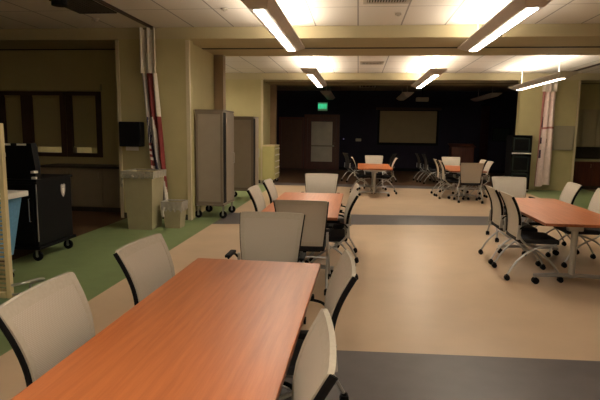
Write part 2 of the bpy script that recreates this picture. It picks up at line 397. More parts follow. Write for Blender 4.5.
# ------------------------------------------------------------------ far dark room: doors, screen, signs
def glass_door(n, x0, x1, ztop):
    y = YF
    b = MB()
    b.span(x0-0.14, x0, y-0.06, y-0.001, 0, ztop+0.14); b.span(x1, x1+0.14, y-0.06, y-0.001, 0, ztop+0.14); b.span(x0, x1, y-0.06, y-0.001, ztop, ztop+0.14)
    o = struct(b.build('door_%d' % n, M['redwood']))
    l = MB(); l.span(x0+0.005, x0+0.17, y-0.04, y-0.004, 0.01, ztop-0.01); l.span(x1-0.17, x1-0.005, y-0.04, y-0.004, 0.01, ztop-0.01)
    l.span(x0+0.17, x1-0.17, y-0.04, y-0.004, ztop-0.17, ztop-0.01); l.span(x0+0.17, x1-0.17, y-0.04, y-0.004, 0.01, 0.34)
    l.build('door_leaf', M['redwood'], o)
    p = MB(); p.span(x0+0.17, x1-0.17, y-0.03, y-0.01, 0.34, ztop-0.17); p.build('glass_panel', M['frost'], o)
    r = MB(); r.span(x0+0.17, x1-0.1, y-0.10, y-0.05, 1.0, 1.06, 0.01); r.build('push_bar', M['alu'], o)
    h = MB(); h.tube([(x1-0.08, y-0.04, 1.0), (x1-0.08, y-0.09, 1.0), (x1-0.08, y-0.09, 1.25), (x1-0.08, y-0.04, 1.25)], 0.012, smooth=0); h.build('door_handle', M['chrome'], o)
glass_door(1, -2.20, -0.94, 2.24)
b = MB(); b.span(-3.46, -3.36, YF-0.05, YF-0.001, 0, 2.26); b.span(-2.44, -2.36, YF-0.05, YF-0.001, 0, 2.26); b.span(-3.36, -2.44, YF-0.05, YF-0.001, 2.16, 2.26)
o = struct(b.build('door_2', M['redwood']))
for xa, xb in ((-3.355, -2.905), (-2.895, -2.445)):
    l = MB(); l.span(xa, xb, YF-0.04, YF-0.004, 0.01, 2.15); l.span(xa+0.08, xb-0.08, YF-0.05, YF-0.039, 0.2, 1.0, 0.006); l.span(xa+0.08, xb-0.08, YF-0.05, YF-0.039, 1.12, 2.02, 0.006)
    l.build('door_leaf', M['olddoor'], o)

t = thing('projection_screen', 'wall projection screen with dark border on the navy far wall', 'screen', (2.10, YF, 0))
b = MB(); b.span(-1.36, 1.36, -0.10, -0.001, 2.60, 2.70, 0.01); b.build('screen_case', M['framedark'], t)
b = MB(); b.span(-1.28, 1.28, -0.06, -0.05, 1.14, 2.60); b.build('border', M['black'], t)
b = MB(); b.span(-1.19, 1.19, -0.066, -0.0605, 1.22, 2.56); b.build('screen_cloth', M['screen'], t)
b = MB(); b.cyl((0, -0.055, 1.13), 0.018, 2.58, 'X', 8); b.build('bottom_bar', M['black'], t)

t = thing('projector', 'small grey projector hanging in front of the far screen', 'projector', (2.42, 20.4, 2.92))
b = MB(); b.box((0, 0, 0), (0.46, 0.34, 0.15), 0.02); b.build('body', M['alu'], t)
b = MB(); b.cyl((0.1, 0.185, 0), 0.05, 0.05, 'Y'); b.build('lens', M['black'], t)
b = MB(); b.cyl((0, 0, 0.27), 0.02, 0.40, 'Z', 10); b.build('mount', M['black'], t)

# exit sign
t = thing('exit_sign', 'glowing green EXIT sign above the glass door', 'exit sign', (-1.50, 21.6, 2.68))
b = MB(); b.box((0, 0, 0), (0.40, 0.05, 0.34), 0.008); b.build('sign_box', M['exit'], t)
b = MB(); b.cyl((0, 0, 0.42), 0.014, 0.56, 'Z', 8); b.build('hanger', M['black'], t)
tx = bpy.data.curves.new('exit_letters', 'FONT'); tx.body = 'EXIT'; tx.size = 0.26; tx.align_x = 'CENTER'; tx.align_y = 'CENTER'; tx.extrude = 0.004; tx.space_character = 1.2
to = bpy.data.objects.new('tmp', tx); col.objects.link(to)
bpy.context.view_layer.update()
me = bpy.data.meshes.new_from_object(to.evaluated_get(bpy.context.evaluated_depsgraph_get())); bpy.data.objects.remove(to)
me.materials.clear(); me.materials.append(M['exittext'])
lo = bpy.data.objects.new('lettering', me); col.objects.link(lo); lo.parent = t; lo.location = (0, -0.031, 0); lo.rotation_euler = (PI/2, 0, 0); lo.scale = (0.58, 1, 1)

o = MB(); o.box((-0.62, YF-0.012, 1.32), (0.09, 0.022, 0.12), 0.004); w_ = tag(o.build('switch_plate', M['black']), 'dark wall plate with tiny blue light right of the glass door', 'switch')
o = MB(); o.box((-0.62, YF-0.026, 1.34), (0.04, 0.01, 0.04)); o.build('indicator_light', M['led'], w_)
o = MB(); o.box((0.02, YF-0.012, 1.31), (0.24, 0.022, 0.12), 0.004); tag(o.build('wall_plate', M['alu']), 'small grey wall plate between glass door and projection screen', 'wall plate')

t = thing('lectern', 'dark red wooden lectern in the dark end room', 'lectern', (3.95, 20.2, 0))
b = MB(); b.span(-0.42, 0.42, -0.25, 0.25, 0.06, 1.12, 0.01); b.build('body', M['redwood'], t)
b = MB(); b.span(-0.46, 0.46, -0.29, 0.29, 0, 0.06, 0.01); b.build('plinth', M['redwood'], t)
b = MB(); b.box((0, 0, 1.19), (0.94, 0.60, 0.03), 0.008, RX(math.radians(10))); b.build('top', M['redwood'], t)
b = MB(); b.tube([(0.2, 0.2, 1.2), (0.2, 0.16, 1.36), (0.2, 0.05, 1.42)], 0.008); b.build('microphone', M['black'], t)
t = thing('curtain', 'narrow dark red curtain on the far wall right of the lectern', 'curtain', (5.25, YF-0.1, 0))
fr, bk = [], []
for i in range(12):
    v = i/11; fr.append([(-0.16+0.32*j/24, -0.05*math.sin(j*1.6)-0.03, 0.3+2.5*v) for j in range(25)]); bk.append([(p[0], p[1]+0.01, p[2]) for p in fr[-1]])
b = MB(); b.shell(fr, bk, lambda i, j: 0); b.build('cloth', M['curtain'], t, True)
b = MB(); b.cyl((0, -0.03, 2.82), 0.018, 0.42, 'X', 8); b.build('rod', M['black'], t)
t = thing('monitor', 'dark wall monitor right of the dark red curtain', 'monitor', (5.95, YF, 1.62))
b = MB(); b.box((0, -0.045, 0), (0.72, 0.088, 0.56), 0.01); b.build('case', M['black'], t)
b = MB(); b.box((0, -0.0925, 0), (0.66, 0.006, 0.50)); b.build('display', M['teal'], t)

# ------------------------------------------------------------------ lamps
def lamp(x, y0, y1, z, label, lit=True, group='long suspended strip lamps', lens='lens'):
    t = thing('pendant_lamp', label, 'lamp', (x, (y0+y1)/2, z), 0, group)
    Lh = (y1-y0)/2; b = MB()
    sec = [(-0.10, 0.0), (0.10, 0.0), (0.185, 0.085), (0.185, 0.11), (-0.185, 0.11), (-0.185, 0.085)]
    A, B = [[b.bm.verts.new((px_, sg*(Lh+(0.30 if pz > 0.05 else 0.0)), pz)) for px_, pz in sec] for sg in (-1, 1)]
    for k in range(6): b.bm.faces.new((A[k], A[(k+1) % 6], B[(k+1) % 6], B[k]))
    b.bm.faces.new(A[::-1]); b.bm.faces.new(B)
    b.build('housing', M['housing'], t)
    for s_ in (-1, 1):
        a, e = sorted((s_*0.05, s_*(Lh-0.05)))
        q = MB(); q.span(-0.054, 0.054, a, e, -0.010, -0.001, 0.003); q.build('lens', M[lens] if lit else M['lensoff'], t)
    q = MB(); q.span(-0.14, 0.14, -Lh+0.05, Lh-0.05, 0.1105, 0.117); q.build('uplight_lens', M['up'] if lit else M['lensoff'], t)
    for s_ in (-1, 1):
        q = MB(); yy = s_*(Lh-0.30); q.cyl((0, yy, (CZ-z+0.117)/2), 0.009, CZ-z-0.117, 'Z', 8)
        q.cyl((0, yy, CZ-z-0.015), 0.045, 0.026, 'Z', 14); q.cyl((0, yy, 0.125), 0.03, 0.026, 'Z', 12); q.build('hanger', M['white'] if lit else M['housing'], t)
    return t
lamp(-1.13, -1.3, 1.65, 2.95, 'lit strip lamp in the bay nearest the camera, above the left tables', lens='lensnew')
lamp(1.80, -1.3, 1.65, 2.95, 'lit strip lamp in the bay nearest the camera, on the right', lens='lensnew')
lamp(-1.13, 5.72, 8.65, 2.95, 'lit strip lamp hanging front left of the near beam')
lamp(1.80, 5.80, 8.75, 2.95, 'lit strip lamp hanging front right of the near beam')
lamp(-1.16, 12.1, 15.5, 2.95, 'short looking lit strip lamp beyond the beam, above the left end table')
lamp(1.74, 12.2, 15.7, 2.95, 'lit strip lamp beyond the beam, before the projection screen')
lamp(-4.95, 12.2, 14.9, 2.95, 'lit strip lamp over the green floor beyond the left wing wall', lens='lensnew')
lamp(4.42, 11.95, 15.2, 2.86, 'lit strip lamp beyond the beam at far right, by pink banner', lens='lensdim')
lamp(-1.18, 18.5, 21.4, 2.95, 'unlit strip lamp in the dark end room above the exit sign', False, 'unlit strip lamps in the dark end room')
lamp(1.72, 18.8, 21.6, 2.95, 'unlit strip lamp in the dark end room above the projection screen', False, 'unlit strip lamps in the dark end room')
lamp(4.75, 19.0, 21.8, 2.95, 'unlit strip lamp in the dark end room above the lectern', False, 'unlit strip lamps in the dark end room')

def vent(x0, x1, y0, y1, label, m_='vent', n=9):
    t = thing('ceiling_vent', label, 'vent', ((x0+x1)/2, (y0+y1)/2, CZ), 0, 'ceiling air vents')
    wx, wy = (x1-x0)/2, (y1-y0)/2; b = MB()
    b.span(-wx, wx, -wy, -wy+0.05, -0.02, -0.001); b.span(-wx, wx, wy-0.05, wy, -0.02, -0.001); b.span(-wx, -wx+0.05, -wy+0.05, wy-0.05, -0.02, -0.001); b.span(wx-0.05, wx, -wy+0.05, wy-0.05, -0.02, -0.001)
    b.build('frame', M[m_], t)
    b = MB(); b.span(-wx+0.05, wx-0.05, -wy+0.05, wy-0.05, -0.006, -0.001); b.build('backing', M['ventdark'], t)
    b = MB()
    for i in range(n): 
        xx = -wx+0.05+(i+0.5)*(2*wx-0.1)/n; b.box((xx, 0, -0.013), (0.018, 2*wy-0.1, 0.014), rot=None)
    b.build('slats', M[m_], t)
vent(0.02, 0.64, 6.75, 7.40, 'square ceiling vent between the two front lamps', n=14)
vent(0.0, 0.60, 13.3, 13.75, 'narrow ceiling vent beyond the near beam', 'vent', 14)
vent(0.0, 0.62, 18.6, 20.6, 'dim ceiling vent in the dark end room', 'housing', 4)
vent(-4.32, -3.72, 6.95, 7.75, 'dark ceiling vent at the upper left by the ceiling track', 'ventdark', 8)
t = thing('pendant_speaker', 'black cylinder speaker hanging from the ceiling at upper left', 'speaker', (-3.45, 5.75, 3.03))
b = MB(); b.cyl((0, 0, 0.09), 0.085, 0.20, 'Z', 20, 0.08); b.build('body', M['black'], t, True)
b = MB(); b.cyl((0, 0, 0.28), 0.012, 0.18, 'Z', 8); b.build('stem', M['black'], t)
for x, y, r, lab in ((1.05, 7.0, 0.11, 'round ceiling speaker grille before the near beam, right of the vent'), (-2.0, 7.6, 0.05, 'small sprinkler rosette on the ceiling left of the front left lamp'),
                     (0.55, 8.05, 0.05, 'small sprinkler rosette on the ceiling between vent and near beam'), (-4.3, 8.2, 0.07, 'small smoke detector on the dark ceiling at upper left')):
    q = MB(); q.cyl((x, y, CZ-0.012), r, 0.022, 'Z', 20, r*0.9); q.cyl((x, y, CZ-0.03), r*0.45, 0.02, 'Z', 14); tag(q.build('ceiling_fitting', M['vent'], None, True), lab, 'ceiling fitting', 'small round ceiling fittings')

# ------------------------------------------------------------------ tables
def make_table():
    t = thing('folding_table', '', 'table', group='cherry topped training tables')
    W, Ln, T = 0.865, 2.16, 0.735
    b = MB(); b.box((0, 0, T-0.016), (W, Ln, 0.030), 0.004, mi=0)
    for fc in b.bm.faces:
        fc.normal_update(); fc.material_index = 0 if fc.normal.z > 0.5 else 1
    b.build('tabletop', [M['cherry'], M['cherryedge']], t)
    b = MB(); b.box((0, 0, T-0.055), (0.05, Ln-0.74, 0.045), 0.005); b.build('rail', M['silver'], t)
    for s_ in (-1, 1):
        y = s_*(Ln/2-0.36)
        b = MB(); b.tube([(0, y, 0.085), (0, y, T-0.08)], 0.026, 0.036, 14, up=(1, 0, 0)); b.box((0, y, T-0.062), (0.58, 0.06, 0.05), 0.012); b.box((0, y, T-0.10), (0.16, 0.07, 0.07), 0.02); lg = b.build('leg', M['silver'], t, True)
        b = MB(); b.tube([(-0.39, y, 0.092), (-0.25, y, 0.104), (0, y, 0.11), (0.25, y, 0.104), (0.39, y, 0.092)], 0.022, 0.03, 10, up=(0, 1, 0)); b.build('foot', M['silver'], lg, True)
        for q in (-1, 1):
            b = MB(); b.cyl((q*0.37, y-0.018, 0.036), 0.036, 0.018, 'Y'); b.cyl((q*0.37, y+0.018, 0.036), 0.036, 0.018, 'Y'); b.cyl((q*0.37, y, 0.056), 0.014, 0.05, 'Z', 10); b.build('caster', M['black'], lg, True)
    return t
table0 = make_table()
tabs = [(-0.672, 2.31, -0.011, 'large cherry table nearest the camera, bottom left of the photo'),
        (-0.622, 6.36, 0, 'cherry table behind the nearest table, under the front left lamp'),
        (2.35, 6.42, 0, 'cherry table at the right, partly cut by the photo edge'),
        (0.45, 13.9, 0, 'small looking cherry table in front of the projection screen and glass door'),
        (2.68, 13.75, 0, 'far cherry table ringed by seven chairs right of the projection screen')]
for i, (x, y, r, lab) in enumerate(tabs):
    o = table0 if i == 0 else copy_tree(table0)
    o.location = (x, y, 0); o.rotation_euler = (0, 0, r); o['label'] = lab

# ------------------------------------------------------------------ chairs (local: faces +x, origin on the floor under the seat)
def make_chair():
    t = thing('mesh_back_chair', '', 'chair', group='beige mesh-back chairs on casters')
    prof = [(0.0, -0.215), (0.25, -0.212), (0.5, -0.222), (0.75, -0.262), (1.0, -0.325)]
    def px(v):
        P = spline([(a, b, 0) for a, b in prof], 8)
        for p, q in zip(P, P[1:]):
            if p.x <= v <= q.x+1e-9: return p.y+(q.y-p.y)*(v-p.x)/max(q.x-p.x, 1e-9)
        return P[-1].y
    ZB, ZT = 0.475, 0.955
    def hw(v):
        h = 0.218+0.050*v; d = (1-v)*(ZT-ZB); r = 0.014
        if d < r: h -= r-math.sqrt(max(0, r*r-(r-d)**2))
        return h
    def S(u, v, off=0): 
        return (px(v)+0.014*u*u+off, u*hw(v), ZB+(ZT-ZB)*v-0.004*u*u*v)
    us = [-1, -0.93, -0.86, -0.6, -0.3, 0, 0.3, 0.6, 0.86, 0.93, 1]
    vs = [0, 0.05, 0.1, 0.25, 0.4, 0.55, 0.7, 0.82, 0.9, 0.945, 0.97, 0.985, 1.0]
    inner = lambda i, j: 0.1-1e-6 <= vs[i] and vs[i+1] <= 0.9+1e-6 and us[j] >= -0.8601 and us[j+1] <= 0.8601
    F1 = [[S(u, v, 0.010) for u in us] for v in vs]; B1 = [[S(u, v, -0.010) for u in us] for v in vs]
    b = MB(); b.shell(F1, B1, lambda i, j: None if inner(i, j) else 0); b.build('backrest_frame', M['weaveedge'], t, True)
    F2 = [[S(u, v, 0.008) for u in us] for v in vs]; B2 = [[S(u, v, -0.007) for u in us] for v in vs]
    b = MB(); b.shell(F2, B2, lambda i, j: 0 if inner(i, j) else None); b.build('mesh_panel', M['weave'], t, True)
    for s_ in (-1, 1):
        b = MB(); b.tube([Vector(S(s_, v, -0.012))+Vector((0, s_*0.004, 0)) for v in (0.0, 0.15, 0.3, 0.45, 0.6, 0.75, 0.88, 0.975)], 0.014, 0.006, 8, smooth=2); b.build('side_rail', M['black'], t, True)
    # seat
    b = MB(); b.box((0.005, 0, 0.452), (0.45, 0.47, 0.055), 0.024, seg=3)
    for v in b.bm.verts:
        if v.co.x > 0.15: v.co.z -= (v.co.x-0.15)*0.18
    b.build('seat', M['blackmatte'], t, True)
    b = MB(); b.box((0, 0, 0.418), (0.36, 0.38, 0.02), 0.008); b.box((-0.20, 0, 0.46), (0.035, 0.46, 0.03), 0.008); b.build('seat_pan', M['black'], t)
    for s_ in (-1, 1):
        y = s_*0.262
        b = MB(); b.tube([(-0.228, y, 0.60), (-0.205, y, 0.49), (-0.12, y, 0.40), (0.04, y, 0.31), (0.17, y, 0.19), (0.245, y*1.03, 0.07)], 0.012, 0.014, 8); b.box((-0.222, y, 0.545), (0.035, 0.022, 0.16), 0.006, RY(0.08)); lg = b.build('front_leg', M['silver'], t, True)
        b = MB(); caster(b, 0.25, y*1.03, s_); b.build('caster', M['black'], lg, True)
        b = MB(); b.tube([(0.19, y*0.97, 0.415), (0.06, y*0.99, 0.40), (-0.10, y, 0.335), (-0.23, y, 0.21), (-0.315, y*1.03, 0.07)], 0.012, 0.014, 8); lg = b.build('rear_leg', M['silver'], t, True)
        b = MB(); caster(b, -0.32, y*1.03, s_); b.build('caster', M['black'], lg, True)
        ya = s_*0.285
        b = MB(); b.tube([(-0.225, y, 0.575), (-0.17, ya, 0.625), (-0.05, ya, 0.645), (0.04, ya, 0.640)], 0.009, n=8); ar = b.build('arm', M['black'], t, True)
        b = MB(); b.box((-0.03, ya, 0.659), (0.20, 0.045, 0.022), 0.009); b.build('arm_pad', M['black'], ar, True)
    b = MB(); b.tube([(-0.10, -0.262, 0.335), (-0.10, 0.262, 0.335)], 0.011, n=8); b.build('crossbar', M['silver'], t)
    return t
def caster(b, x, y, s_):
    b.cyl((x, y-0.014, 0.029), 0.029, 0.018, 'Y', 16); b.cyl((x, y+0.014, 0.029), 0.029, 0.018, 'Y', 16)
    b.cyl((x, y, 0.052), 0.016, 0.034, 'Z', 10); b.box((x, y, 0.05), (0.045, 0.05, 0.016), 0.006)
chair0 = make_chair()
E_, W_, N_, S_ = 0.0, PI, PI/2, -PI/2
TOP = 0.325
d = math.radians
dark_me = {}
chairs = [   # x,y of the backrest top centre, facing
 (-1.34, 1.95, E_+d(1.5), 'beige mesh chair left of the nearest table, at the photo\'s lower left corner'),
 (-1.31, 2.90, E_-d(4), 'beige mesh chair left of the nearest table, second along its edge'),
 (-0.068, 1.63, W_+d(6), 'beige mesh chair right of the nearest table, closest to the camera'),
 (-0.01, 2.63, W_+d(5), 'beige mesh chair right of the nearest table, farther of the two'),
 (-0.69, 4.15, S_, 'grey looking mesh chair at the far end of the nearest table, between both left tables'),
 (-0.54, 4.93, N_, 'mesh chair seen from behind at the near end of the second left table'),
 (-1.26, 6.03, E_, 'pale mesh chair left of the second table, nearer of the two on that side'),
 (-1.25, 6.97, E_, 'pale mesh chair left of the second table, farther of the two on that side'),
 (0.01, 5.80, W_+d(3), 'pale mesh chair right of the second table, nearer of the two on that side'),
 (0.02, 6.56, W_+d(2), 'pale mesh chair right of the second table, farther and mostly hidden'),
 (-0.57, 8.28, S_, 'pale mesh chair at the far head of the second table, facing the camera'),
 (1.70, 6.76, E_, 'mesh chair left of the right-hand table, farther of the overlapping pair'),
 (1.70, 6.06, E_, 'mesh chair left of the right-hand table, nearer of the overlapping pair'),
 (2.41, 8.46, S_, 'pale mesh chair at the far head of the right-hand table'),
 (3.06, 7.52, W_-d(4), 'pale mesh chair right of the right-hand table, seen whole above its top'),
 (3.15, 6.74, W_, 'pale mesh chair right of the right-hand table, cut by the photo edge'),
 (0.49, 15.4, S_, 'pale mesh chair behind the table before the projection screen, facing the camera'),
 (-0.16, 14.0, E_, 'mesh chair left of the table before the projection screen'),
 (1.06, 14.0, W_, 'mesh chair right of the table before the projection screen'),
 (2.03, 13.86, E_, 'mesh chair left of the far right table, farther of the pair'),
 (2.06, 13.2, E_, 'mesh chair left of the far right table, nearer of the pair'),
 (2.72, 15.4, S_, 'pale mesh chair at the far head of the far right table'),
 (2.68, 12.3, N_, 'tan mesh chair seen from behind at the near end of the far right table'),
 (3.33, 13.2, W_, 'mesh chair right of the far right table, nearer of the pair'),
 (3.32, 13.9, W_, 'mesh chair right of the far right table, farther of the pair'),
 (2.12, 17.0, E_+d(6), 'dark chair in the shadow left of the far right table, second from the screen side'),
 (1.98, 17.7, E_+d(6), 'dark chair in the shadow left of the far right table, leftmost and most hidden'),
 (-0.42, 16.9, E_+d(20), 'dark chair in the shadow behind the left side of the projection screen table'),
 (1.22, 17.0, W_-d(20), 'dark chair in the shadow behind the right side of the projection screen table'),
]
for i, (x, y, r, lab) in enumerate(chairs):
    o = chair0 if i == 0 else copy_tree(chair0)
    o.location = (x+TOP*math.cos(r), y+TOP*math.sin(r), 0); o.rotation_euler = (0, 0, r); o['label'] = lab
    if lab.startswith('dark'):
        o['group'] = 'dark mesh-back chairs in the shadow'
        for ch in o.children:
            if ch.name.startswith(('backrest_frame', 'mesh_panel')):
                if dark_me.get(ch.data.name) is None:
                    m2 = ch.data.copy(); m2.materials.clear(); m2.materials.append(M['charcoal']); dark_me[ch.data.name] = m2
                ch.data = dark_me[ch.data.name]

# ------------------------------------------------------------------ left side things
def add_casters(t, pts, r=0.06, top=None):
    top = top or r*2.5
    for x, y in pts:
        b = MB(); b.cyl((x, y, r), r, 0.03, 'Y', 20); cs = b.build('caster', M['black'], t, True)
        b = MB(); b.cyl((x, y, r), r*0.3, 0.036, 'Y', 14); b.box((x, y-0.022, (r*0.8+top)/2), (0.03, 0.004, top-r*0.8)); b.box((x, y+0.022, (r*0.8+top)/2), (0.03, 0.004, top-r*0.8)); b.box((x, y, top-0.006), (0.07, 0.07, 0.012)); b.build('fork', M['silver'], cs, True)

def tall_cart(x0, x1, y0, y1, z0, z1, label):
    t = thing('tall_cart', label, 'cart', ((x0+x1)/2, (y0+y1)/2, 0), 0, 'tall taupe carts on casters')
    wx, wy = (x1-x0)/2, (y1-y0)/2
    b = MB(); b.span(-wx, wx, -wy, wy, z0, z1-0.03, 0.008); b.build('body', M['cartgrey'], t)
    b = MB(); b.span(-wx-0.012, wx+0.012, -wy-0.012, wy+0.012, z1-0.03, z1, 0.006); b.build('top_cap', M['cartdark'], t)
    b = MB()
    b.span(-wx, -wx+0.045, -wy-0.014, -wy, z0, z1-0.03, 0.004); b.span(wx-0.045, wx, -wy-0.014, -wy, z0, z1-0.03, 0.004)
    b.span(-wx+0.045, wx-0.045, -wy-0.014, -wy, z0, z0+0.05, 0.004); b.span(-wx+0.045, wx-0.045, -wy-0.014, -wy, z1-0.08, z1-0.03, 0.004)
    b.build('end_frame', M['cartdark'], t)
    b = MB(); b.span(wx, wx+0.014, -wy+0.20, wy-0.01, z0+0.02, z1-0.05, 0.004); dr = b.build('door', M['cartgrey'], t)
    b = MB(); b.span(wx-0.002, wx+0.008, -wy+0.02, -wy+0.19, z0+0.02, z1-0.05); b.build('door_gap', M['black'], t)
    b = MB(); b.tube([(wx+0.014, wy-0.1, 1.0), (wx+0.04, wy-0.1, 1.0), (wx+0.04, wy-0.1, 1.2), (wx+0.014, wy-0.1, 1.2)], 0.008, smooth=0); b.build('handle', M['silver'], dr)
    b = MB(); b.span(-wx-0.02, wx+0.02, -wy-0.02, wy+0.02, z0-0.03, z0-0.001, 0.01); b.build('bumper', M['cartdark'], t)
    add_casters(t, [(sx*(wx-0.02), sy*(wy-0.06)) for sx in (-1, 1) for sy in (-1, 1)], 0.07, z0-0.03)
tall_cart(-2.95, -2.44, 9.12, 9.92, 0.27, 2.0, 'tall taupe cart with dark door gap under the near beam, beside the small bin')
tall_cart(-3.02, -2.42, 11.75, 12.35, 0.25, 1.96, 'tall taupe cart farther back, half hidden behind the front cart')

t = thing('drawer_cabinet', 'pale yellow drawer cabinet on casters under the far beam', 'cabinet', (-2.715, 16.05, 0))
b = MB(); b.span(-0.20, 0.16, -0.5, 0.5, 0.14, 1.16, 0.01); b.build('body', M['yellowcab'], t)
b = MB(); b.span(-0.215, 0.18, -0.515, 0.515, 1.16, 1.20, 0.008); b.build('top', M['cream'], t)
for i in range(5):
    z = 0.17+i*0.196
    b = MB(); b.span(0.16, 0.178, -0.48, 0.48, z, z+0.18, 0.005); dr = b.build('drawer', M['yellowcab'], t)
    b = MB(); b.span(0.178, 0.20, -0.40, 0.40, z+0.125, z+0.15, 0.004); b.build('handle', M['white'], dr)
add_casters(t, [(sx*0.13-0.02, sy*0.42) for sx in (-1, 1) for sy in (-1, 1)], 0.055)

# black cart
t = thing('black_cart', 'large black equipment cart on casters by the left recess', 'cart', (-4.22, 6.08, 0))
t.scale = (1, 0.9, 1)
b = MB(); b.span(-0.39, 0.39, -0.42, 0.42, 0.19, 0.98, 0.012); b.build('body', M['black'], t)
b = MB(); b.span(-0.41, 0.41, -0.44, 0.44, 0.98, 1.01, 0.01); b.build('top', M['black'], t)
b = MB(); b.span(-0.42, 0.42, -0.45, 0.45, 0.15, 0.19, 0.012); b.build('bumper', M['black'], t)
b = MB(); b.span(-0.35, 0.35, -0.435, -0.42, 0.23, 0.95, 0.005); dr = b.build('door', M['black'], t)
b = MB(); b.tube([(0.31, -0.437, 0.50), (0.31, -0.46, 0.50), (0.31, -0.46, 0.78), (0.31, -0.437, 0.78)], 0.007, smooth=0); b.build('handle', M['chrome'], dr)
b = MB(); b.span(0.386, 0.396, -0.425, -0.415, 0.25, 0.95); b.build('edge_strip', M['silver'], t)
b = MB(); b.prism([(-0.39, 1.01), (0.37, 1.01), (0.37, 1.16), (0.33, 1.44), (-0.39, 1.44)], 'Y', -0.38, -0.26); hb = b.build('upright_panel', M['black'], t)
for c_, d_ in (((0.02, -0.383, 1.425), (0.10, 0.006, 0.024)), ((0.21, -0.383, 1.425), (0.12, 0.006, 0.024)), ((-0.01, -0.383, 1.30), (0.02, 0.006, 0.05))):
    b = MB(); b.box(c_, d_); b.build('label_strip', M['paper'], hb)
for c_, d_ in (((0.375, -0.41, 1.10), (0.05, 0.08, 0.028)), ((0.385, -0.435, 1.03), (0.06, 0.03, 0.028))):
    b = MB(); b.box(c_, d_, 0.004); b.build('label_strip', M['paper'], t)
# shield emblem on the right hand side
b = MB(); sh = [(-0.055, 0.07), (-0.03, 0.085), (0, 0.075), (0.03, 0.085), (0.055, 0.07), (0.05, -0.01), (0.03, -0.055), (0, -0.085), (-0.03, -0.055), (-0.05, -0.01)]
b.prism([(p[0]+0.20, p[1]+0.82) for p in sh], 'X', 0.391, 0.397); em = b.build('emblem', M['clothgrey'], t)
b = MB(); b.prism([(p[0]*0.5+0.20, p[1]*0.5+0.815) for p in sh], 'X', 0.3972, 0.399); b.build('emblem_mark', M['paper'], em)
b = MB(); b.box((0.3985, 0.20, 0.875), (0.002, 0.06, 0.012)); b.build('emblem_bar', M['paper'], em)
add_casters(t, [(sx*0.34, sy*0.37) for sx in (-1, 1) for sy in (-1, 1)], 0.062)

# hamper with blue bag
t = thing('laundry_hamper', 'rolling hamper with white lid and blue bag at the left edge', 'hamper', (-3.85, 4.85, 0))
b = MB(); b.span(-0.36, 0.33, -0.26, 0.26, 0.895, 0.955, 0.012); b.build('lid', M['white'], t)
b = MB(); b.frustum((-0.03, 0), (0.40, 0.36), (0.60, 0.46), 0.26, 0.895); b.build('bag', M['blue'], t)
b = MB()
for sx in (-1, 1):
    for sy in (-1, 1): b.tube([(sx*0.17-0.03, sy*0.15, 0.10), (sx*0.17-0.03, sy*0.15, 0.30)], 0.011)
b.tube([(-0.20, -0.15, 0.16), (0.14, -0.15, 0.16), (0.14, 0.15, 0.16), (-0.20, 0.15, 0.16), (-0.20, -0.15, 0.16)], 0.011, smooth=0)
b.build('frame', M['chrome'], t, True)
add_casters(t, [(sx*0.17-0.03, sy*0.15) for sx in (-1, 1) for sy in (-1, 1)], 0.036)

# louvred screen
t = thing('louvred_screen', 'cream louvred panel on a chrome caster foot, cut by the left edge', 'screen', (-3.285, 4.02, 0))
b = MB(); b.span(0.27, 0.31, -0.022, 0.022, 0.14, 1.66, 0.006); b.span(-0.45, -0.40, -0.022, 0.022, 0.14, 1.66, 0.006); b.span(-0.40, 0.26, -0.022, 0.022, 1.61, 1.66, 0.006); b.span(-0.40, 0.26, -0.022, 0.022, 0.14, 0.19, 0.006); b.build('frame', M['cream'], t)
b = MB()
for i in range(36): b.box((-0.07, 0, 0.21+i*0.0395), (0.67, 0.012, 0.022), 0.003, RX(0.35))
b.build('louvres', M['slat'], t)
b = MB(); b.tube([(0.29, 0.0, 0.25), (0.40, 0.0, 0.275), (0.455, 0.06, 0.285), (0.465, 0.16, 0.275), (0.45, 0.24, 0.25), (0.40, 0.28, 0.22), (0.29, 0.28, 0.19)], 0.013, n=8, up=(0, 0, 1))
b.tube([(0.29, 0.0, 0.17), (0.40, 0.0, 0.185), (0.45, 0.10, 0.19), (0.455, 0.2, 0.17), (0.40, 0.28, 0.15), (0.29, 0.28, 0.13)], 0.011, n=8, up=(0, 0, 1)); b.tube([(0.285, 0.0, 0.10), (0.285, 0.28, 0.10)], 0.012); b.tube([(0.285, 0.28, 0.09), (0.285, 0.28, 0.20)], 0.011)
b.build('bumper_rail', M['silver'], t, True)
add_casters(t, [(0.285, 0.02), (0.40, 0.20), (-0.42, 0.0)], 0.042)

# waste bins
t = thing('waste_bin', 'large beige waste bin with clear liner below the towel dispenser', 'bin', (-3.50, 8.08, 0))
b = MB(); b.frustum((0, 0), (0.40, 0.42), (0.49, 0.52), 0.0, 0.93, open_top=True); b.build('body', M['bin'], t)
b = MB()
for dx, dy, sx, sy in ((0, -0.263, 0.54, 0.028), (0, 0.263, 0.54, 0.028), (-0.252, 0, 0.028, 0.50), (0.252, 0, 0.028, 0.50)): b.box((dx, dy, 0.915), (sx, sy, 0.045), 0.008)
b.build('rim', M['bin'], t)
b = MB()
def skirt(b, cx, cy, wx, wy, zt, zb, n=40, amp=0.02):
    fr = []
    for k, z in enumerate((zt+0.012, zt+0.02, zt-0.02, (zt+zb)/2, zb)):
        row = []
        for i in range(n+1):
            a = 2*PI*(i % n)/n; ca, sa = math.cos(a), math.sin(a)
            q = 1/max(abs(ca), abs(sa)); r_ = 0.93 if k == 0 else 1.0
            jt = amp*math.sin(i*2.3)*(k > 2)
            row.append((cx+ca*q*(wx*r_+jt*0.4), cy+sa*q*(wy*r_+jt*0.4), z+(jt*1.5 if k == 4 else 0)))
        fr.append(row)
    bk = [[(p[0]+0.002, p[1]+0.002, p[2]-0.002) for p in r_] for r_ in fr]
    b.shell(fr, bk, lambda i, j: 0)
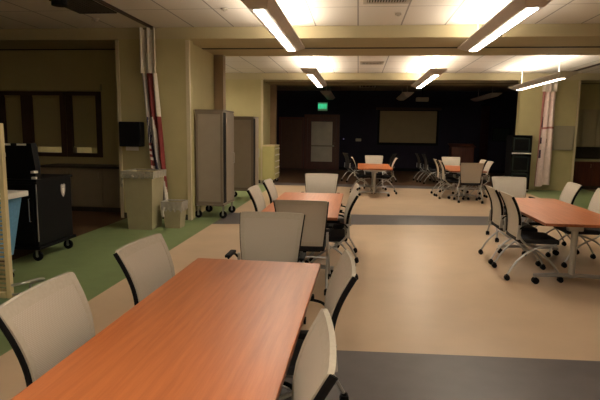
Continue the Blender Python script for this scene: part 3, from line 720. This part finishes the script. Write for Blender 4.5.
skirt(b, 0, 0, 0.274, 0.286, 0.94, 0.85, amp=0.008); b.tube([(-0.275, -0.16, 0.86), (-0.30, -0.20, 0.80), (-0.285, -0.22, 0.70)], 0.02, n=8); b.build('liner', M['liner'], t, True)
t = thing('small_waste_bin', 'small beige waste bin with white liner beside the large bin', 'bin', (-3.03, 8.20, 0))
b = MB(); b.frustum((0, 0), (0.25, 0.24), (0.33, 0.30), 0.0, 0.42, open_top=True); b.build('body', M['bin'], t)
b = MB(); skirt(b, 0, 0, 0.178, 0.162, 0.43, 0.30, amp=0.022); b.tube([(-0.12, -0.17, 0.36), (-0.14, -0.19, 0.28), (-0.13, -0.19, 0.20)], 0.025, n=8); b.build('liner', M['whiteliner'], t, True)

t = thing('towel_dispenser', 'black paper towel dispenser on the wall above the large bin', 'dispenser', (-4.02, 8.9, 1.54))
b = MB(); b.box((0, -0.101, 0), (0.40, 0.20, 0.44), 0.03, seg=3); b.build('case', M['black'], t, True)
b = MB(); b.box((0.0, -0.10, -0.25), (0.24, 0.004, 0.085)); b.build('paper_towel', M['paper'], t)

# draped banners
def drape(name, label, cat, x_top, x_bot, y, z0, z1, w_top, w_bot, zones, mats, header, header_mat, group=None):
    t = thing(name, label, cat, (x_top, y, 0), 0, group)
    n, m_ = 44, 46
    fr, bk = [], []
    for i in range(m_+1):
        v = i/m_; z = z1+(z0-z1)*v; row, rb = [], []
        cx = (x_bot-x_top)*v; wd = w_top+(w_bot-w_top)*v
        for j in range(n+1):
            u = j/n
            dx = 0.022*math.sin(u*13+v*2.0); dy = -0.034*math.sin(u*15+v*1.5)-0.014*math.sin(u*29+1)-0.02*v
            p = Vector((cx+(u-0.5)*wd+dx, dy, z-0.03*math.sin(u*6)*v)); row.append(p); rb.append(p+Vector((0, 0.008, 0)))
        fr.append(row); bk.append(rb)
    b = MB(); b.shell(fr, bk, lambda i, j: zones(j/n, i/m_)); b.build('cloth', mats, t, True)
    fr, bk = [], []
    for i in range(9):
        v = i/8; z = header+(z1-header)*v
        row = [Vector(((u/24-0.5)*w_top*1.08, -0.045*math.sin(u/24*14)-0.05, z)) for u in range(25)]; fr.append(row); bk.append([p+Vector((0, 0.05, 0)) for p in row])
    b = MB(); b.shell(fr, bk, lambda i, j: 0); b.build('header', header_mat, t, True)
    b = MB(); b.cyl((0, -0.03, header-0.012), 0.016, w_top*1.15, 'X', 8); b.build('hanging_rod', M['alu'], t)
    return t
def flagzone(u, v):
    if v < 0.32:
        return 1 if u < 0.34 else (2 if u < 0.68 else (1 if u < 0.80 else 0))
    dia = u - (v-0.32)*0.85
    if u < 0.42 and v < 0.52 and dia < 0.18: return 4 if ((int(u*44)+int(v*46)) % 5) else 0
    if dia < 0.02 and v >= 0.52: return 0 if int(v*40) % 2 else 2
    if dia < 0.18: return 4
    if dia < 0.36: return 3
    if dia < 0.48: return 0
    return 2
drape('draped_flag', 'folded red, white and navy striped flag hanging by the towel dispenser', 'flag', -3.66, -3.50, 8.78, 0.30, 2.60, 0.26, 0.24, flagzone,
      [M['clothwhite'], M['clothgrey'], M['clothred'], M['clothgrey'], M['clothnavy']], 3.36, M['clothwhite'])
def pinkzone(u, v):
    if u < 0.16: return 1 if (v < 0.7 or u < 0.08) else 2
    if 0.20 < u < 0.32 and (0.25 < v < 0.36 or 0.47 < v < 0.53 or 0.60 < v < 0.68): return 2
    if u < 0.26: return 3
    if 0.52 < u < 0.60 and 0.48 < v < 0.53: return 2
    if v > 0.36 and v < 0.375: return 1
    return 0
drape('draped_banner', 'pale pink draped banner hanging on the right wall beside the whiteboard', 'banner', 5.41, 5.38, 15.62, 0.15, 2.86, 0.34, 0.46, pinkzone,
      [M['clothpink'], M['pinkred'], M['pinknavy'], M['pinkgrey']], 3.17, M['clothwhite'])

# whiteboard
t = thing('wall_board', 'pale board in thin grey frame on the right wall', 'board', (5.93, 15.8, 1.54))
b = MB(); b.box((0, -0.012, 0), (0.60, 0.02, 0.66)); b.build('panel', M['board'], t)
b = MB()
for dx, dz, sx, sz in ((-0.31, 0, 0.03, 0.71), (0.31, 0, 0.03, 0.71), (0, 0.34, 0.59, 0.03), (0, -0.34, 0.59, 0.03)): b.box((dx, -0.018, dz), (sx, 0.034, sz), 0.004)
b.build('frame', M['alu'], t)
b = MB(); b.box((0, -0.05, -0.345), (0.5, 0.06, 0.016), 0.004); b.build('tray', M['alu'], t)

# equipment rack
t = thing('equipment_rack', 'black equipment rack with a white shelf edge beside the pink banner', 'rack', (4.60, 15.35, 0))
t.scale = (0.9, 1, 1)
b = MB()
for sx in (-1, 1):
    for sy in (-1, 1): b.box((sx*0.28, sy*0.26, 0.84), (0.04, 0.04, 1.52))
b.span(-0.299, -0.285, -0.25, 0.25, 0.12, 1.58); b.span(0.285, 0.299, -0.25, 0.25, 0.12, 1.58); b.span(-0.26, 0.26, 0.262, 0.275, 0.12, 1.58); b.span(-0.30, 0.30, -0.28, 0.28, 1.58, 1.61, 0.006); b.span(-0.30, 0.30, -0.28, 0.28, 0.09, 0.12, 0.006); b.build('frame', M['black'], t)
for z in (0.55, 1.06):
    b = MB(); b.span(-0.26, 0.26, -0.26, 0.26, z, z+0.02); b.build('shelf', M['black'], t)
b = MB(); b.span(-0.29, 0.29, -0.31, -0.26, 1.08, 1.12, 0.008); b.build('shelf_edge', M['white'], t)
for z0, z1 in ((0.14, 0.53), (0.59, 1.02), (1.14, 1.54)):
    b = MB(); b.span(-0.25, 0.25, -0.25, 0.25, z0, z1, 0.008); bx = b.build('equipment_case', M['teal'], t)
    b = MB(); b.span(-0.21, 0.21, -0.256, -0.2505, z0+0.04, z1-0.04); b.build('front_panel', M['black'], bx)
add_casters(t, [(sx*0.26, sy*0.24) for sx in (-1, 1) for sy in (-1, 1)], 0.036)

# ------------------------------------------------------------------ world
wd = bpy.data.worlds.new('world'); scn.world = wd; wd.use_nodes = True
wd.node_tree.nodes['Background'].inputs[0].default_value = (0.42, 0.34, 0.19, 1); wd.node_tree.nodes['Background'].inputs[1].default_value = 1.0

vs = scn.view_settings
vs.view_transform = 'Standard'; vs.look = 'None'; vs.exposure = 0.0; vs.gamma = 1.0; vs.use_curve_mapping = False
